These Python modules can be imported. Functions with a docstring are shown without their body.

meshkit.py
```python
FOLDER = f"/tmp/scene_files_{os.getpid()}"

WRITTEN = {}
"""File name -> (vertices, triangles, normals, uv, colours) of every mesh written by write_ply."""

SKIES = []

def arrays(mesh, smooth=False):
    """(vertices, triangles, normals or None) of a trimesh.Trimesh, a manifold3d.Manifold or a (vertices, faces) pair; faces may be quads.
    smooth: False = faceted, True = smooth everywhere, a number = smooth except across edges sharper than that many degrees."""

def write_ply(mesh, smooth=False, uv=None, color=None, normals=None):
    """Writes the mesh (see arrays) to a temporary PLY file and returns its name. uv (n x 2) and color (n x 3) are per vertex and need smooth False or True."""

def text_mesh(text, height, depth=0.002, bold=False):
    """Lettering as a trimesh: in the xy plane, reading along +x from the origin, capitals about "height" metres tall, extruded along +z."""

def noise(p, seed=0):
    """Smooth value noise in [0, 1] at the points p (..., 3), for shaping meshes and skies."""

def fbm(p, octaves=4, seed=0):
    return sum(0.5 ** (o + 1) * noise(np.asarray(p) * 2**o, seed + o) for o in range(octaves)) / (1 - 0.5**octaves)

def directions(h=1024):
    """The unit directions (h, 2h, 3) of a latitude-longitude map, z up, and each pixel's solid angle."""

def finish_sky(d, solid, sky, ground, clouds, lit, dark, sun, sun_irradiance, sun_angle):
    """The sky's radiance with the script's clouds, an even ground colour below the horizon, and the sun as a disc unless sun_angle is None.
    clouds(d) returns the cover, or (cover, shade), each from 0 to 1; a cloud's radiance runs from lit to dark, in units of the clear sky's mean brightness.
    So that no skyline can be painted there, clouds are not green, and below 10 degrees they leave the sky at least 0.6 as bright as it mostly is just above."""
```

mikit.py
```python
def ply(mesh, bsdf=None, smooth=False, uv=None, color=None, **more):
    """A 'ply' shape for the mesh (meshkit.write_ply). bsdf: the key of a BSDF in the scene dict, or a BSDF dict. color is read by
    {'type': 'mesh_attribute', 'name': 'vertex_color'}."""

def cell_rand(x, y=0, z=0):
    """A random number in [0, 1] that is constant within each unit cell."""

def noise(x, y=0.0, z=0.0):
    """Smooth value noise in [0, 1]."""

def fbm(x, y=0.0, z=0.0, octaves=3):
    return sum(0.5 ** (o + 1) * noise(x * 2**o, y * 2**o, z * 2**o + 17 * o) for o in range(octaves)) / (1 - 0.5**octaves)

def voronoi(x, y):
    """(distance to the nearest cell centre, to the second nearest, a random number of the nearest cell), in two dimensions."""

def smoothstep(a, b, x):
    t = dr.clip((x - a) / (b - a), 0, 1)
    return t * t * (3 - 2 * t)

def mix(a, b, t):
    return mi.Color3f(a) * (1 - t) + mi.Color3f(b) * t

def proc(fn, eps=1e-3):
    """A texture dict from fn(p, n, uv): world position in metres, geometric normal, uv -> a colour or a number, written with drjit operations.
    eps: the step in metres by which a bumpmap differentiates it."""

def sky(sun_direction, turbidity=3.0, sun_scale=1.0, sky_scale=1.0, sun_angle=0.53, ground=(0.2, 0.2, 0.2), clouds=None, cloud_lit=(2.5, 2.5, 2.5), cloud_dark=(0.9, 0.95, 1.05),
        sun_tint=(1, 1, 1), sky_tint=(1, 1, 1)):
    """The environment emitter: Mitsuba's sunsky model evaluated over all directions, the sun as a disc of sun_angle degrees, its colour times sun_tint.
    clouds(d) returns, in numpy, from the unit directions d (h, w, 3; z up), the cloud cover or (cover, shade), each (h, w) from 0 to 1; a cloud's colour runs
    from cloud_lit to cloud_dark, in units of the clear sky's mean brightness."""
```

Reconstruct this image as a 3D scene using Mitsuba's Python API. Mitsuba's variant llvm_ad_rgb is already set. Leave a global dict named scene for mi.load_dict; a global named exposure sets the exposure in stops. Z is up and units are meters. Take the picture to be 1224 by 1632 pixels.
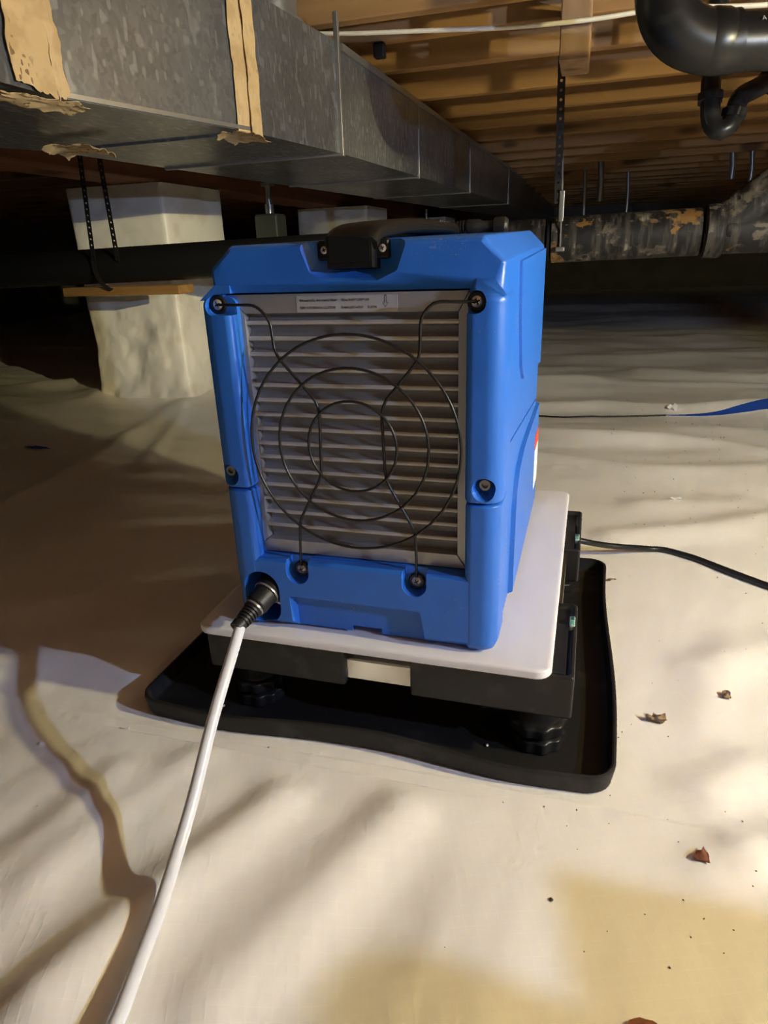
import math
import numpy as np
import trimesh
import manifold3d as m3
import mitsuba as mi
import drjit as dr
import mikit
import meshkit
from scipy.interpolate import CubicSpline
from shapely.geometry import Polygon, LineString, Point
from shapely import affinity

T = mi.ScalarTransform4f
scene, labels = {}, {}
rng = np.random.default_rng(7)

# ------------------------------------------------------------------ camera, lights, exposure
CAM = np.array([0.2431, -0.6673, 0.4357])
FWD = np.array([-0.27559, 0.88883, -0.36610])
UP = -np.array([0.07193, -0.36071, -0.92990])
scene['camera'] = {'type': 'perspective', 'fov': math.degrees(2 * math.atan(612 / 1052.56)), 'fov_axis': 'x',
                   'near_clip': 0.02, 'far_clip': 60.0,
                   'to_world': T().look_at(origin=CAM.tolist(), target=(CAM + FWD).tolist(), up=UP.tolist())}
exposure = 1.33
# two lamps stand to the right of the picture: a warm bulb and a smaller cool one nearer to the photographer
WARM_AT, WARM_R, WARM_RGB = np.array([1.40, -0.10, 0.69]), 0.022, [1680.0, 1470.0, 770.0]
COOL_AT, COOL_R, COOL_RGB = np.array([1.40, -0.38, 0.56]), 0.012, [2400.0, 3100.0, 4750.0]
FILL_TO, FILL_RGB = np.array([-1.55, 2.0, 0.32]), [4.8, 4.2, 2.4]     # added fill spot at the warm lamp, brightens the rear-left pier


# ------------------------------------------------------------------ helpers
def numbered(key):
    if key not in scene and key not in labels:
        return key
    k = 1
    while f'{key}_{k:03d}' in scene or f'{key}_{k:03d}' in labels:
        k += 1
    return f'{key}_{k:03d}'


def thing(name, label, cat, group=None):
    key = numbered(name)
    labels[key] = {'label': label, 'category': cat}
    if group:
        labels[key]['group'] = group
    return key


def obj(name, mesh, mat, parent=None, smooth=35, label=None, cat=None, group=None, kind=None, color=None):
    key = numbered((parent + '__' if parent else '') + name)
    scene[key] = mikit.ply(mesh, mat, smooth=smooth, color=color) if not isinstance(mesh, dict) else mesh
    d = {}
    if label: d['label'] = label
    if cat: d['category'] = cat
    if group: d['group'] = group
    if kind: d['kind'] = kind
    if d or not parent:
        labels[key] = d
    return key


def cat_meshes(ms):
    return trimesh.util.concatenate(ms)


def box(x0, x1, y0, y1, z0, z1):
    m = trimesh.creation.box((x1 - x0, y1 - y0, z1 - z0))
    m.apply_translation(((x0 + x1) / 2, (y0 + y1) / 2, (z0 + z1) / 2))
    return m


def tm(man):
    m = man.to_mesh()
    return trimesh.Trimesh(m.vert_properties[:, :3], m.tri_verts, process=False)


def rbox(x0, x1, y0, y1, z0, z1, r, seg=12):
    """A box with rounded edges as a Manifold."""
    s = m3.Manifold.sphere(r, seg)
    return m3.Manifold.batch_hull([s.translate((x, y, z)) for x in (x0 + r, x1 - r) for y in (y0 + r, y1 - r) for z in (z0 + r, z1 - r)])


def hullpts(pts):
    return m3.Manifold.hull_points(np.asarray(pts, float))


def mbox(x0, x1, y0, y1, z0, z1):
    return m3.Manifold.cube((x1 - x0, y1 - y0, z1 - z0)).translate((x0, y0, z0))


def prism_y(poly, y0, y1):
    """Extrude a polygon of (x, z) points along y."""
    cs = m3.CrossSection([np.asarray(poly, float)], m3.FillRule.NonZero)
    return cs.extrude(y1 - y0).rotate((90, 0, 0)).translate((0, y1, 0))


def cyl_y(x, z, r, y0, y1, seg=32):
    return m3.Manifold.cylinder(y1 - y0, r, r, seg).rotate((-90, 0, 0)).translate((x, y0, z))


def spline(pts, n):
    pts = np.asarray(pts, float)
    d = np.r_[0, np.cumsum(np.linalg.norm(np.diff(pts, axis=0), axis=1))]
    return CubicSpline(d, pts)(np.linspace(0, d[-1], n))


def rounded(pts, r, k=6, closed=False):
    """A polyline with its corners rounded by arcs-like curves of reach r."""
    pts = [np.asarray(p, float) for p in pts]
    out = [pts[0]]
    for a, b, c in zip(pts[:-2], pts[1:-1], pts[2:]):
        u, v = a - b, c - b
        lu, lv = np.linalg.norm(u), np.linalg.norm(v)
        q = min(r, lu * .45, lv * .45)
        p0, p2 = b + u / lu * q, b + v / lv * q
        for t in np.linspace(0, 1, k):
            out.append((1 - t) ** 2 * p0 + 2 * t * (1 - t) * b + t * t * p2)
    out.append(pts[-1])
    return np.array(out)


def sweep(path, section, closed=False, caps=True, up=(0, 0, 1), scale=None):
    """Sweep a closed section of (a, b) points (or one per path point) along the path."""
    path = np.asarray(path, float)
    n = len(path)
    if closed:
        tan = np.roll(path, -1, 0) - np.roll(path, 1, 0)
    else:
        tan = np.gradient(path, axis=0)
    tan /= np.linalg.norm(tan, axis=1, keepdims=True)
    u = np.cross(tan[0], up)
    if np.linalg.norm(u) < 1e-3:
        u = np.cross(tan[0], (1, 0, 0))
    sec = np.asarray(section, float)
    k = len(sec)
    V = []
    for i in range(n):
        u = u - tan[i] * (u @ tan[i])
        u /= np.linalg.norm(u)
        w = np.cross(u, tan[i])
        s = 1 if scale is None else scale[i]
        V.append(path[i] + s * (sec[:, :1] * u + sec[:, 1:] * w))
    V = np.concatenate(V)
    F = []
    for i in range(n if closed else n - 1):
        j = (i + 1) % n
        for a in range(k):
            b = (a + 1) % k
            F += [[i * k + a, j * k + b, j * k + a], [i * k + a, i * k + b, j * k + b]]
    if caps and not closed:
        V = np.vstack([V, path[0], path[-1]])
        for a in range(k):
            b = (a + 1) % k
            F += [[a, n * k, b], [(n - 1) * k + a, (n - 1) * k + b, n * k + 1]]
    m = trimesh.Trimesh(V, np.array(F), process=False)
    return m


def circle(r, n=16):
    a = np.arange(n) * 2 * np.pi / n
    return np.c_[r * np.cos(a), r * np.sin(a)]


def tube(path, r, n=16, closed=False, scale=None):
    return sweep(path, circle(r, n), closed, scale=scale)


def lathe(profile, n=32, axis=(0, 0, 1), at=(0, 0, 0), lobes=0, amp=0.0):
    """profile: (r, h) pairs from bottom to top, turned about the axis."""
    pr = [tuple(q) + (0,) * (3 - len(q)) for q in profile]
    a = np.arange(n) * 2 * np.pi / n
    V = []
    for q in pr:
        r, h = q[0], q[1]
        k = q[2] if len(q) > 2 else 0
        rr = r + k * amp * np.cos(lobes * a)
        V.append(np.c_[rr * np.cos(a), rr * np.sin(a), np.full(n, h)])
    V = np.concatenate(V)
    F = []
    for i in range(len(pr) - 1):
        for j in range(n):
            l = (j + 1) % n
            F += [[i * n + j, i * n + l, (i + 1) * n + l], [i * n + j, (i + 1) * n + l, (i + 1) * n + j]]
    m = trimesh.Trimesh(V, np.array(F), process=False)
    if tuple(axis) != (0, 0, 1):
        m.apply_transform(trimesh.geometry.align_vectors((0, 0, 1), axis))
    m.apply_translation(at)
    return m


def extrude(poly, h, M=None):
    polys = getattr(poly, 'geoms', [poly])
    m = cat_meshes([trimesh.creation.extrude_polygon(p, h, engine='earcut') for p in polys])
    if M is not None:
        m.apply_transform(M)
    return m


def frame(o, x, y):
    """Matrix that puts local x, y along x and y (and z along their cross) at o."""
    x = np.asarray(x, float); y = np.asarray(y, float)
    x /= np.linalg.norm(x)
    z = np.cross(x, y); z /= np.linalg.norm(z)
    y = np.cross(z, x)
    M = np.eye(4)
    M[:3, 0], M[:3, 1], M[:3, 2], M[:3, 3] = x, y, z, o
    return M


def on_front(m, x, y, z):
    """Local xy drawing stood up on a plane facing -y at (x, y, z)."""
    m = m.copy()
    m.apply_transform(frame((x, y, z), (1, 0, 0), (0, 0, 1)))
    return m


def sheet(grid, thick):
    """A closed thin sheet from an (n, m, 3) grid of points."""
    g = np.asarray(grid, float)
    n, m = g.shape[:2]
    du = np.gradient(g, axis=0); dv = np.gradient(g, axis=1)
    nn = np.cross(du, dv); nn /= np.maximum(np.linalg.norm(nn, axis=2, keepdims=True), 1e-9)
    V = np.vstack([(g + nn * thick / 2).reshape(-1, 3), (g - nn * thick / 2).reshape(-1, 3)])
    N = n * m
    F = []
    idx = np.arange(N).reshape(n, m)
    a, b, c, d = idx[:-1, :-1].ravel(), idx[1:, :-1].ravel(), idx[1:, 1:].ravel(), idx[:-1, 1:].ravel()
    F += [np.c_[a, b, c], np.c_[a, c, d], np.c_[a, c, b] + N, np.c_[a, d, c] + N]
    for line, flip in ((idx[0], 0), (idx[-1], 1), (idx[:, 0], 1), (idx[:, -1], 0)):
        p, q = line[:-1], line[1:]
        f = [np.c_[p, q, q + N], np.c_[p, q + N, p + N]]
        F += [x[:, ::-1] for x in f] if flip else f
    return trimesh.Trimesh(V, np.vstack(F), process=False)


# ------------------------------------------------------------------ materials
def mat(name, color, rough=.5, spec=.5, metal=0.0, bump=None, scale=1.0, two=True, **kw):
    b = {'type': 'principled', 'base_color': color if isinstance(color, dict) else {'type': 'rgb', 'value': list(color)},
         'roughness': rough, 'specular': spec, 'metallic': metal, **kw}
    if bump is not None:
        b = {'type': 'bumpmap', 'arbitrary': bump, 'scale': scale, 'bsdf': b}
    scene[name] = {'type': 'twosided', 'bsdf': b} if two else b


def liner_color(p, n, uv):
    # fine threads of the woven reinforcement, faint stains
    ca, sa = math.cos(.35), math.sin(.35)
    u, v = (p.x * ca + p.y * sa) / .0108, (p.y * ca - p.x * sa) / .0108
    fu, fv = dr.abs(u - dr.floor(u) - .5), dr.abs(v - dr.floor(v) - .5)
    th = dr.maximum(mikit.smoothstep(.05, .0, fu), mikit.smoothstep(.05, .0, fv)) * mikit.noise(p.x * 90, p.y * 90, p.z * 90)
    grime = mikit.smoothstep(.56, .8, mikit.fbm(p.x * 6, p.y * 6, p.z * 6, octaves=5))
    c = mikit.mix((.82, .792, .728), (.87, .85, .80), th)
    return mikit.mix(c, (.72, .66, .56), grime * .35)


def liner_bump(p, n, uv):
    ca, sa = math.cos(.35), math.sin(.35)
    u, v = (p.x * ca + p.y * sa) / .0108, (p.y * ca - p.x * sa) / .0108
    fu, fv = dr.abs(u - dr.floor(u) - .5), dr.abs(v - dr.floor(v) - .5)
    th = dr.maximum(mikit.smoothstep(.10, .0, fu), mikit.smoothstep(.10, .0, fv))
    fine = mikit.noise(p.x * 500, p.y * 500, p.z * 500)
    return th * .00014 + fine * .00006 + mikit.fbm(p.x * 60, p.y * 60, p.z * 60) * .0008


mat('liner', mikit.proc(liner_color), .38, .5, bump=mikit.proc(liner_bump, eps=.0006))


def wrap_color(p, n, uv):
    s = mikit.fbm(p.x * 9, p.y * 9, p.z * 9, octaves=4)
    return mikit.mix((.87, .83, .75), (.76, .69, .58), mikit.smoothstep(.5, .75, s))


mat('wrap', mikit.proc(wrap_color), .4, .45, bump=mikit.proc(lambda p, n, uv: mikit.fbm(p.x * 25, p.y * 25, p.z * 25) * .0045, eps=.002))


def wood(axis, a, b, k=1.0):
    def f(p, n, uv):
        q = (p.x, p.y, p.z)
        l, s, t = q[axis], q[(axis + 1) % 3], q[(axis + 2) % 3]
        w = mikit.fbm(l * 1.6 * k, s * 45 * k, t * 45 * k, octaves=4)
        g = .5 + .5 * dr.sin(90 * k * (s + t) + 9 * mikit.noise(l * 1.1, s * 9, t * 9))
        kn = mikit.smoothstep(.74, .9, mikit.noise(l * 4.7 + 3, s * 12, t * 14))
        c = mikit.mix(a, b, .55 * w + .35 * g)
        return mikit.mix(c, (.06, .03, .015), kn * .8)
    return mikit.proc(f)


mat('joist_wood', wood(0, (.44, .255, .108), (.27, .142, .056)), .7, .2)
mat('girder_wood', wood(1, (.22, .10, .055), (.12, .055, .03)), .75, .2)
mat('floor_boards', wood(1, (.25, .14, .07), (.14, .075, .038)), .8, .2)
mat('shim_wood', wood(0, (.36, .20, .07), (.24, .125, .045)), .7, .2)
mat('block_wood', wood(2, (.34, .22, .13), (.22, .135, .07)), .7, .2)


def galv_color(p, n, uv):
    s = dr.abs(n.x) > .5
    a = dr.select(s, p.y, p.x) + dr.select(dr.abs(n.z) > .5, p.y * 0, p.y * 0)
    b = dr.select(dr.abs(n.z) > .5, p.y, p.z)
    d1, d2, r = mikit.voronoi(a * 190 + mikit.noise(a * 150, b * 150) * .8, b * 120 + mikit.noise(a * 150 + 9, b * 150) * .8)
    m = mikit.fbm(a * 14, b * 8, 0., octaves=4)
    st = mikit.smoothstep(.70, .86, mikit.noise(a * 150, b * 55, 4.)) * .25
    v = .215 + (r - .5) * .05 + (m - .5) * .09 + st * .40
    return mi.Color3f(v * .94, v, v * 1.06)


def galv_rough(p, n, uv):
    return .24 + .10 * mikit.fbm(p.x * 18, p.y * 18, p.z * 10, octaves=3)


mat('galvanised', mikit.proc(galv_color), mikit.proc(galv_rough), .5, .70)
mat('galvanised_edge', (.34, .335, .32), .32, .5, .75)
mat('steel_bar', (.62, .60, .55), .16, .5, 1.0)
mat('screw_steel', (.55, .53, .49), .3, .5, .6)


def tape_color(p, n, uv):
    s = mikit.fbm(p.x * 30, p.y * 30, p.z * 30, octaves=4)
    d = mikit.smoothstep(.70, .76, mikit.noise(p.x * 260, p.y * 260, p.z * 120)) * mikit.smoothstep(.5, .62, mikit.fbm(p.x * 12, p.y * 12, p.z * 12))
    c = mikit.mix((.56, .40, .20), (.47, .32, .15), mikit.smoothstep(.42, .66, s))
    return mikit.mix(c, (.22, .13, .06), d)


mat('tape', mikit.proc(tape_color), .6, .3, bump=mikit.proc(lambda p, n, uv: mikit.fbm(p.x * 70, p.y * 70, p.z * 40) * .002, eps=.001))


def rusty(p, n, uv):
    w = mikit.fbm(p.x * 50, p.y * 50, p.z * 50, octaves=4) - .5
    a = mikit.fbm(p.x * 13 + w, p.y * 13, p.z * 15 + w, octaves=5) + w * .25
    b = mikit.fbm(p.x * 10 + 43 + w, p.y * 9, p.z * 12 + w, octaves=5) + w * .30
    c3 = mikit.fbm(p.x * 75 + 11, p.y * 20, p.z * 9, octaves=4)
    right = mikit.smoothstep(-.05, .12, p.x)
    c = mikit.mix((.012, .0115, .0115), (.050, .045, .038), mikit.smoothstep(.42, .66, c3) * (.25 + .75 * right))
    c = mikit.mix(c, (.17, .145, .11), mikit.smoothstep(.53, .68, a) * .65 * right)
    c = mikit.mix(c, (.24, .125, .035), mikit.smoothstep(.645, .72, b) * .85 * right)
    return mikit.mix(c, (.30, .27, .22), mikit.smoothstep(.62, .74, c3) * mikit.smoothstep(.46, .6, a) * right * .8)


mat('rusty_iron', mikit.proc(rusty), .6, .3, bump=mikit.proc(lambda p, n, uv: mikit.fbm(p.x * 40, p.y * 40, p.z * 40, octaves=4) * .003, eps=.001))
mat('abs_black', mikit.proc(lambda p, n, uv: mikit.mix((.008, .008, .0085), (.022, .021, .019), mikit.smoothstep(.55, .75, mikit.fbm(p.x * 14, p.y * 25, p.z * 25, octaves=4)) * .6)), .33, .3)
mat('strap_black', (.016, .014, .013), .5, .35)
mat('pipe_black', (.010, .010, .0105), .5, .25)
mat('concrete', mikit.proc(lambda p, n, uv: mikit.mix((.16, .15, .14), (.26, .25, .23), mikit.fbm(p.x * 5, p.y * 5, p.z * 5, octaves=4))), .9, .1)
mat('post_paint', (.06, .065, .05), .5, .4)


def blue_color(p, n, uv):
    s = mikit.smoothstep(.66, .80, mikit.noise(p.x * 700, p.y * 700, p.z * 420)) * mikit.smoothstep(.60, .72, mikit.fbm(p.x * 17, p.y * 17, p.z * 22, octaves=4))
    return mikit.mix((.020, .125, .49), (.20, .28, .45), s * .35)


mat('blue_plastic', mikit.proc(blue_color), .36, .42, bump=mikit.proc(lambda p, n, uv: mikit.noise(p.x * 900, p.y * 900, p.z * 900) * .00003 + mikit.fbm(p.x * 30, p.y * 30, p.z * 30) * .0009, eps=.0006))
mat('black_plastic', mikit.proc(lambda p, n, uv: mikit.mix((.009, .0088, .0088), (.022, .021, .019), mikit.smoothstep(.5, .8, mikit.fbm(p.x * 40, p.y * 40, p.z * 40, octaves=4)))), .48, .4)
mat('black_gloss', (.011, .011, .0115), .32, .35)
mat('rubber', mikit.proc(lambda p, n, uv: mikit.mix((.0085, .0082, .008), (.024, .023, .021), mikit.smoothstep(.52, .8, mikit.fbm(p.x * 22, p.y * 22, p.z * 22, octaves=5)))), .62, .35)
mat('wire_black', (.009, .0085, .008), .32, .4)
mat('handle_black', (.006, .006, .006), .45, .25)
mat('bolt_steel', (.22, .21, .20), .35, .5, .7)
mat('aluminium', (.36, .35, .335), .38, .5, .55)
mat('mesh_metal', (.42, .405, .375), .4, .5, .3)
mat('strand_metal', (.25, .24, .22), .45, .4, .3)
mat('sticker_grey', (.34, .335, .33), .5, .4)
mat('ink', (.03, .03, .03), .7, .2)
mat('sticker_white', (.80, .78, .74), .5, .4)
mat('sticker_red', (.62, .06, .03), .5, .4)
mat('board_white', (.68, .665, .67), .38, .45)
mat('hose_white', (.68, .69, .73), .3, .5, spec_trans=0.0)
mat('cable_white', (.78, .72, .58), .5, .4)
mat('vial_green', (.10, .36, .26), .15, .6)
mat('vial_dark', (.02, .10, .09), .15, .6)
mat('vial_rim', (.30, .38, .30), .3, .5)
mat('blue_tarp', (.02, .08, .42), .4, .5)
mat('leaf_brown', mikit.proc(lambda p, n, uv: mikit.mix((.26, .10, .05), (.14, .055, .03), mikit.fbm(p.x * 200, p.y * 200, p.z * 200))), .7, .2)
mat('chip_wood', mikit.proc(lambda p, n, uv: mikit.mix((.10, .07, .06), (.36, .24, .13), mikit.smoothstep(.45, .6, mikit.noise(p.x * 260, p.y * 160, p.z * 200)))), .8, .2)
mat('speck', (.07, .05, .035), .8, .2)
mat('paper_white', (.85, .84, .82), .7, .2)
mat('blocker_tan', (.42, .28, .16), .8, .2)
mat('lamp_body', (.05, .05, .05), .5, .4)

# ------------------------------------------------------------------ room shell
Z0 = -.15
CREST = 1.30            # direction of the liner's folds near the camera


def seg_dist(x, y, pts):
    d = np.full(x.shape, 9.0)
    for (ax, ay), (bx, by) in zip(pts[:-1], pts[1:]):
        vx, vy = bx - ax, by - ay
        t = np.clip(((x - ax) * vx + (y - ay) * vy) / (vx * vx + vy * vy), 0, 1)
        d = np.minimum(d, np.hypot(x - ax - t * vx, y - ay - t * vy))
    return d


def side(x, y, pts):
    (ax, ay), (bx, by) = pts[0], pts[-1]
    return ((bx - ax) * (y - ay) - (by - ay) * (x - ax)) / math.hypot(bx - ax, by - ay)


FOLDS = [  # (polyline, half width, height): creases and ridges of the sheet
    ([(-1.448, 1.864), (-1.324, 1.335), (-1.201, .904), (-1.231, .623), (-1.35, .35)], .055, .016),
    ([(-1.40, 1.80), (-1.15, 1.25), (-1.02, .95)], .022, .012),
    ([(-.30, 1.985), (.073, 1.975), (.32, 2.02), (.632, 2.0), (.903, 2.05), (1.5, 2.15)], .055, .030),
    ([(.02, 1.56), (.25, 1.50), (.52, 1.52), (.85, 1.40), (1.2, 1.45)], .05, .018),
    ([(.10, 1.28), (.45, 1.20), (.90, 1.27)], .06, .015),
    ([(.33, .70), (.55, .80), (.82, 1.02)], .05, .016),
    ([(.40, .93), (.62, .99)], .05, .012),
    ([(-.255, -.30), (-.225, -.20), (-.19, -.10)], .030, .009),
    ([(-.16, -.40), (-.115, -.27), (-.06, -.15)], .034, .0155),
    ([(-.02, -.36), (.045, -.20), (.08, -.13)], .036, .0135),
    ([(-.33, -.38), (-.29, -.25), (-.27, -.16)], .032, .012),
    ([(-.60, .0), (-.50, .05), (-.38, .06)], .07, .020),
    ([(-.80, .12), (-.62, .24), (-.45, .33)], .05, .008),
    ([(.40, -.11), (.46, -.07), (.56, -.02)], .03, .006),
    ([(.41, -.01), (.47, .045), (.54, .05), (.64, .10)], .034, .010),
    ([(.44, -.09), (.50, -.06), (.60, -.05)], .03, .008),
    ([(.43, .24), (.52, .29), (.66, .42)], .04, .009),
    ([(.42, .12), (.45, .20), (.49, .33)], .035, .006),
    ([(-.9, .42), (-.72, .55), (-.5, .60)], .05, .008),
    ([(.5, 2.75), (1.0, 2.62), (1.6, 2.8)], .07, .020),
    ([(-.3, 2.4), (.4, 2.5), (.9, 2.42), (1.6, 2.5)], .06, .016),
    ([(-.2, 3.3), (.5, 3.2), (1.4, 3.35)], .09, .022),
    ([(-.1, 4.1), (.8, 4.0), (1.8, 4.2)], .10, .022),
    ([(-.4, 5.0), (.6, 5.1), (1.8, 4.95)], .12, .03),
    ([(-.5, 6.2), (1.8, 6.1)], .14, .03),
    ([(-2.6, 2.0), (-2.2, 2.2), (-1.95, 1.95)], .08, .03),
]
SEAM_Y = -.064


def floor_z(x, y):
    x, y = np.asarray(x, float), np.asarray(y, float)
    x, y = np.broadcast_arrays(x, y)
    z = np.full(x.shape, Z0)
    far = np.clip((np.hypot(x, y - .2) - .45) / .8, 0, 1)
    P = np.stack([x, y, x * 0], -1)
    z = z + (meshkit.fbm(P * np.array([1.1, 3.2, 1]) + 5, 3, 1) - .5) * .075 * far * np.clip(.4 + .3 * y, .25, 1)
    z = z + (meshkit.fbm(P * np.array([2.0, 8.0, 1]), 2, 4) - .5) * .020 * far
    u = x * math.sin(CREST) - y * math.cos(CREST)
    v = x * math.cos(CREST) + y * math.sin(CREST)
    fr = np.clip((-.075 - y) / .08, 0, 1)
    z = z + (meshkit.fbm(np.stack([u * 9, v * 2.4, u * 0], -1) + 3, 2, 8) - .5) * .024 * fr * np.clip((.45 - x) / .3, .25, 1)
    z = z + (meshkit.fbm(np.stack([u * 26, v * 7, u * 0], -1) + 3, 2, 9) - .5) * .0018
    near = np.exp(-np.clip(np.maximum(np.abs(x) - .315, np.abs(y - .24) - .30), 0, 9) ** 2 / .03 ** 2)
    for pts, w, h in FOLDS:
        d = seg_dist(x, y, pts)
        z = z + h * np.exp(-(d / w) ** 2) * (1 - .85 * near)
    # lap seam of the liner: the near sheet's edge lies on the far one
    lap = 1 / (1 + np.exp(np.clip((y - SEAM_Y - .004 * np.sin(x * 9)) / .0012, -40, 40)))
    z = z + .0016 * lap * (np.abs(x) < 1.5)
    puck = np.exp(-((y - SEAM_Y + .012) / .010) ** 2) * np.sin(x * 420 + 3 * np.sin(x * 37)) * .0005 * (meshkit.noise(P * 9, 3) > .45)
    z = z + puck
    return np.minimum(z, np.where(near > .55, Z0 + .0012, 1))


def axis(*runs):
    out = []
    for a, b, s in runs:
        out += list(np.arange(a, b - s * .5, s))
    return np.array(out + [runs[-1][1]])


gx = axis((-6, -2.2, .12), (-2.2, -.8, .02), (-.8, .75, .006), (.75, 1.6, .02), (1.6, 5, .12))
gy = axis((-3, -.6, .08), (-.6, -.10, .006), (-.10, -.03, .0015), (-.03, .6, .008), (.6, 2.6, .012), (2.6, 6.5, .04), (6.5, 9.5, .15))
X, Y = np.meshgrid(gx, gy, indexing='ij')
V = np.stack([X, Y, floor_z(X, Y)], -1).reshape(-1, 3)
idx = np.arange(len(V)).reshape(X.shape)
a, b, c, d = idx[:-1, :-1].ravel(), idx[1:, :-1].ravel(), idx[1:, 1:].ravel(), idx[:-1, 1:].ravel()
obj('floor', trimesh.Trimesh(V, np.vstack([np.c_[a, b, c], np.c_[a, c, d]]), process=False), 'liner', smooth=True,
    label='white woven plastic ground liner with wrinkles and a lap seam', kind='structure')
for nm, bb in (('wall_back', (-6, 5, 9.4, 9.6, -.4, 1.15)), ('wall_left', (-6.1, -5.9, -3, 9.6, -.4, 1.15)), ('wall_right', (4.9, 5.1, -3, 9.6, -.4, 1.15)), ('wall_front', (-6, 5, -3.1, -2.9, -.4, 1.15))):
    obj(nm, box(*bb), 'concrete', smooth=False, kind='structure', label='dark concrete foundation wall of the crawl space')

labels['ceiling'] = {'kind': 'structure', 'label': 'underside of a timber floor: joists below subfloor boards'}
obj('subfloor', box(-6, 5, -3, 9.6, 1.086, 1.11), 'floor_boards', 'ceiling', smooth=False)
jy = [-2.7, -2.3, -1.9, -1.5, -1.08, -.66, -.25, .16, .56, .955, 1.137, 1.400, 1.800, 2.160, 2.430] + [2.83 + .40 * k for k in range(17)]
for y in jy:
    m = rbox(-5.9, 4.9, y, y + .038, .90 + .004 * math.sin(y * 7), 1.087, .004, 8)
    obj('joist', tm(m), 'joist_wood', 'ceiling', smooth=30)

# ------------------------------------------------------------------ girder, piers, jack post
obj('support_girder', tm(rbox(-1.68, -1.46, -2.9, 9.4, .735, .893, .006, 8)), 'girder_wood', smooth=30,
    label='dark reddish wooden girder running behind the metal duct on top of the wrapped piers', cat='beam')


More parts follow.
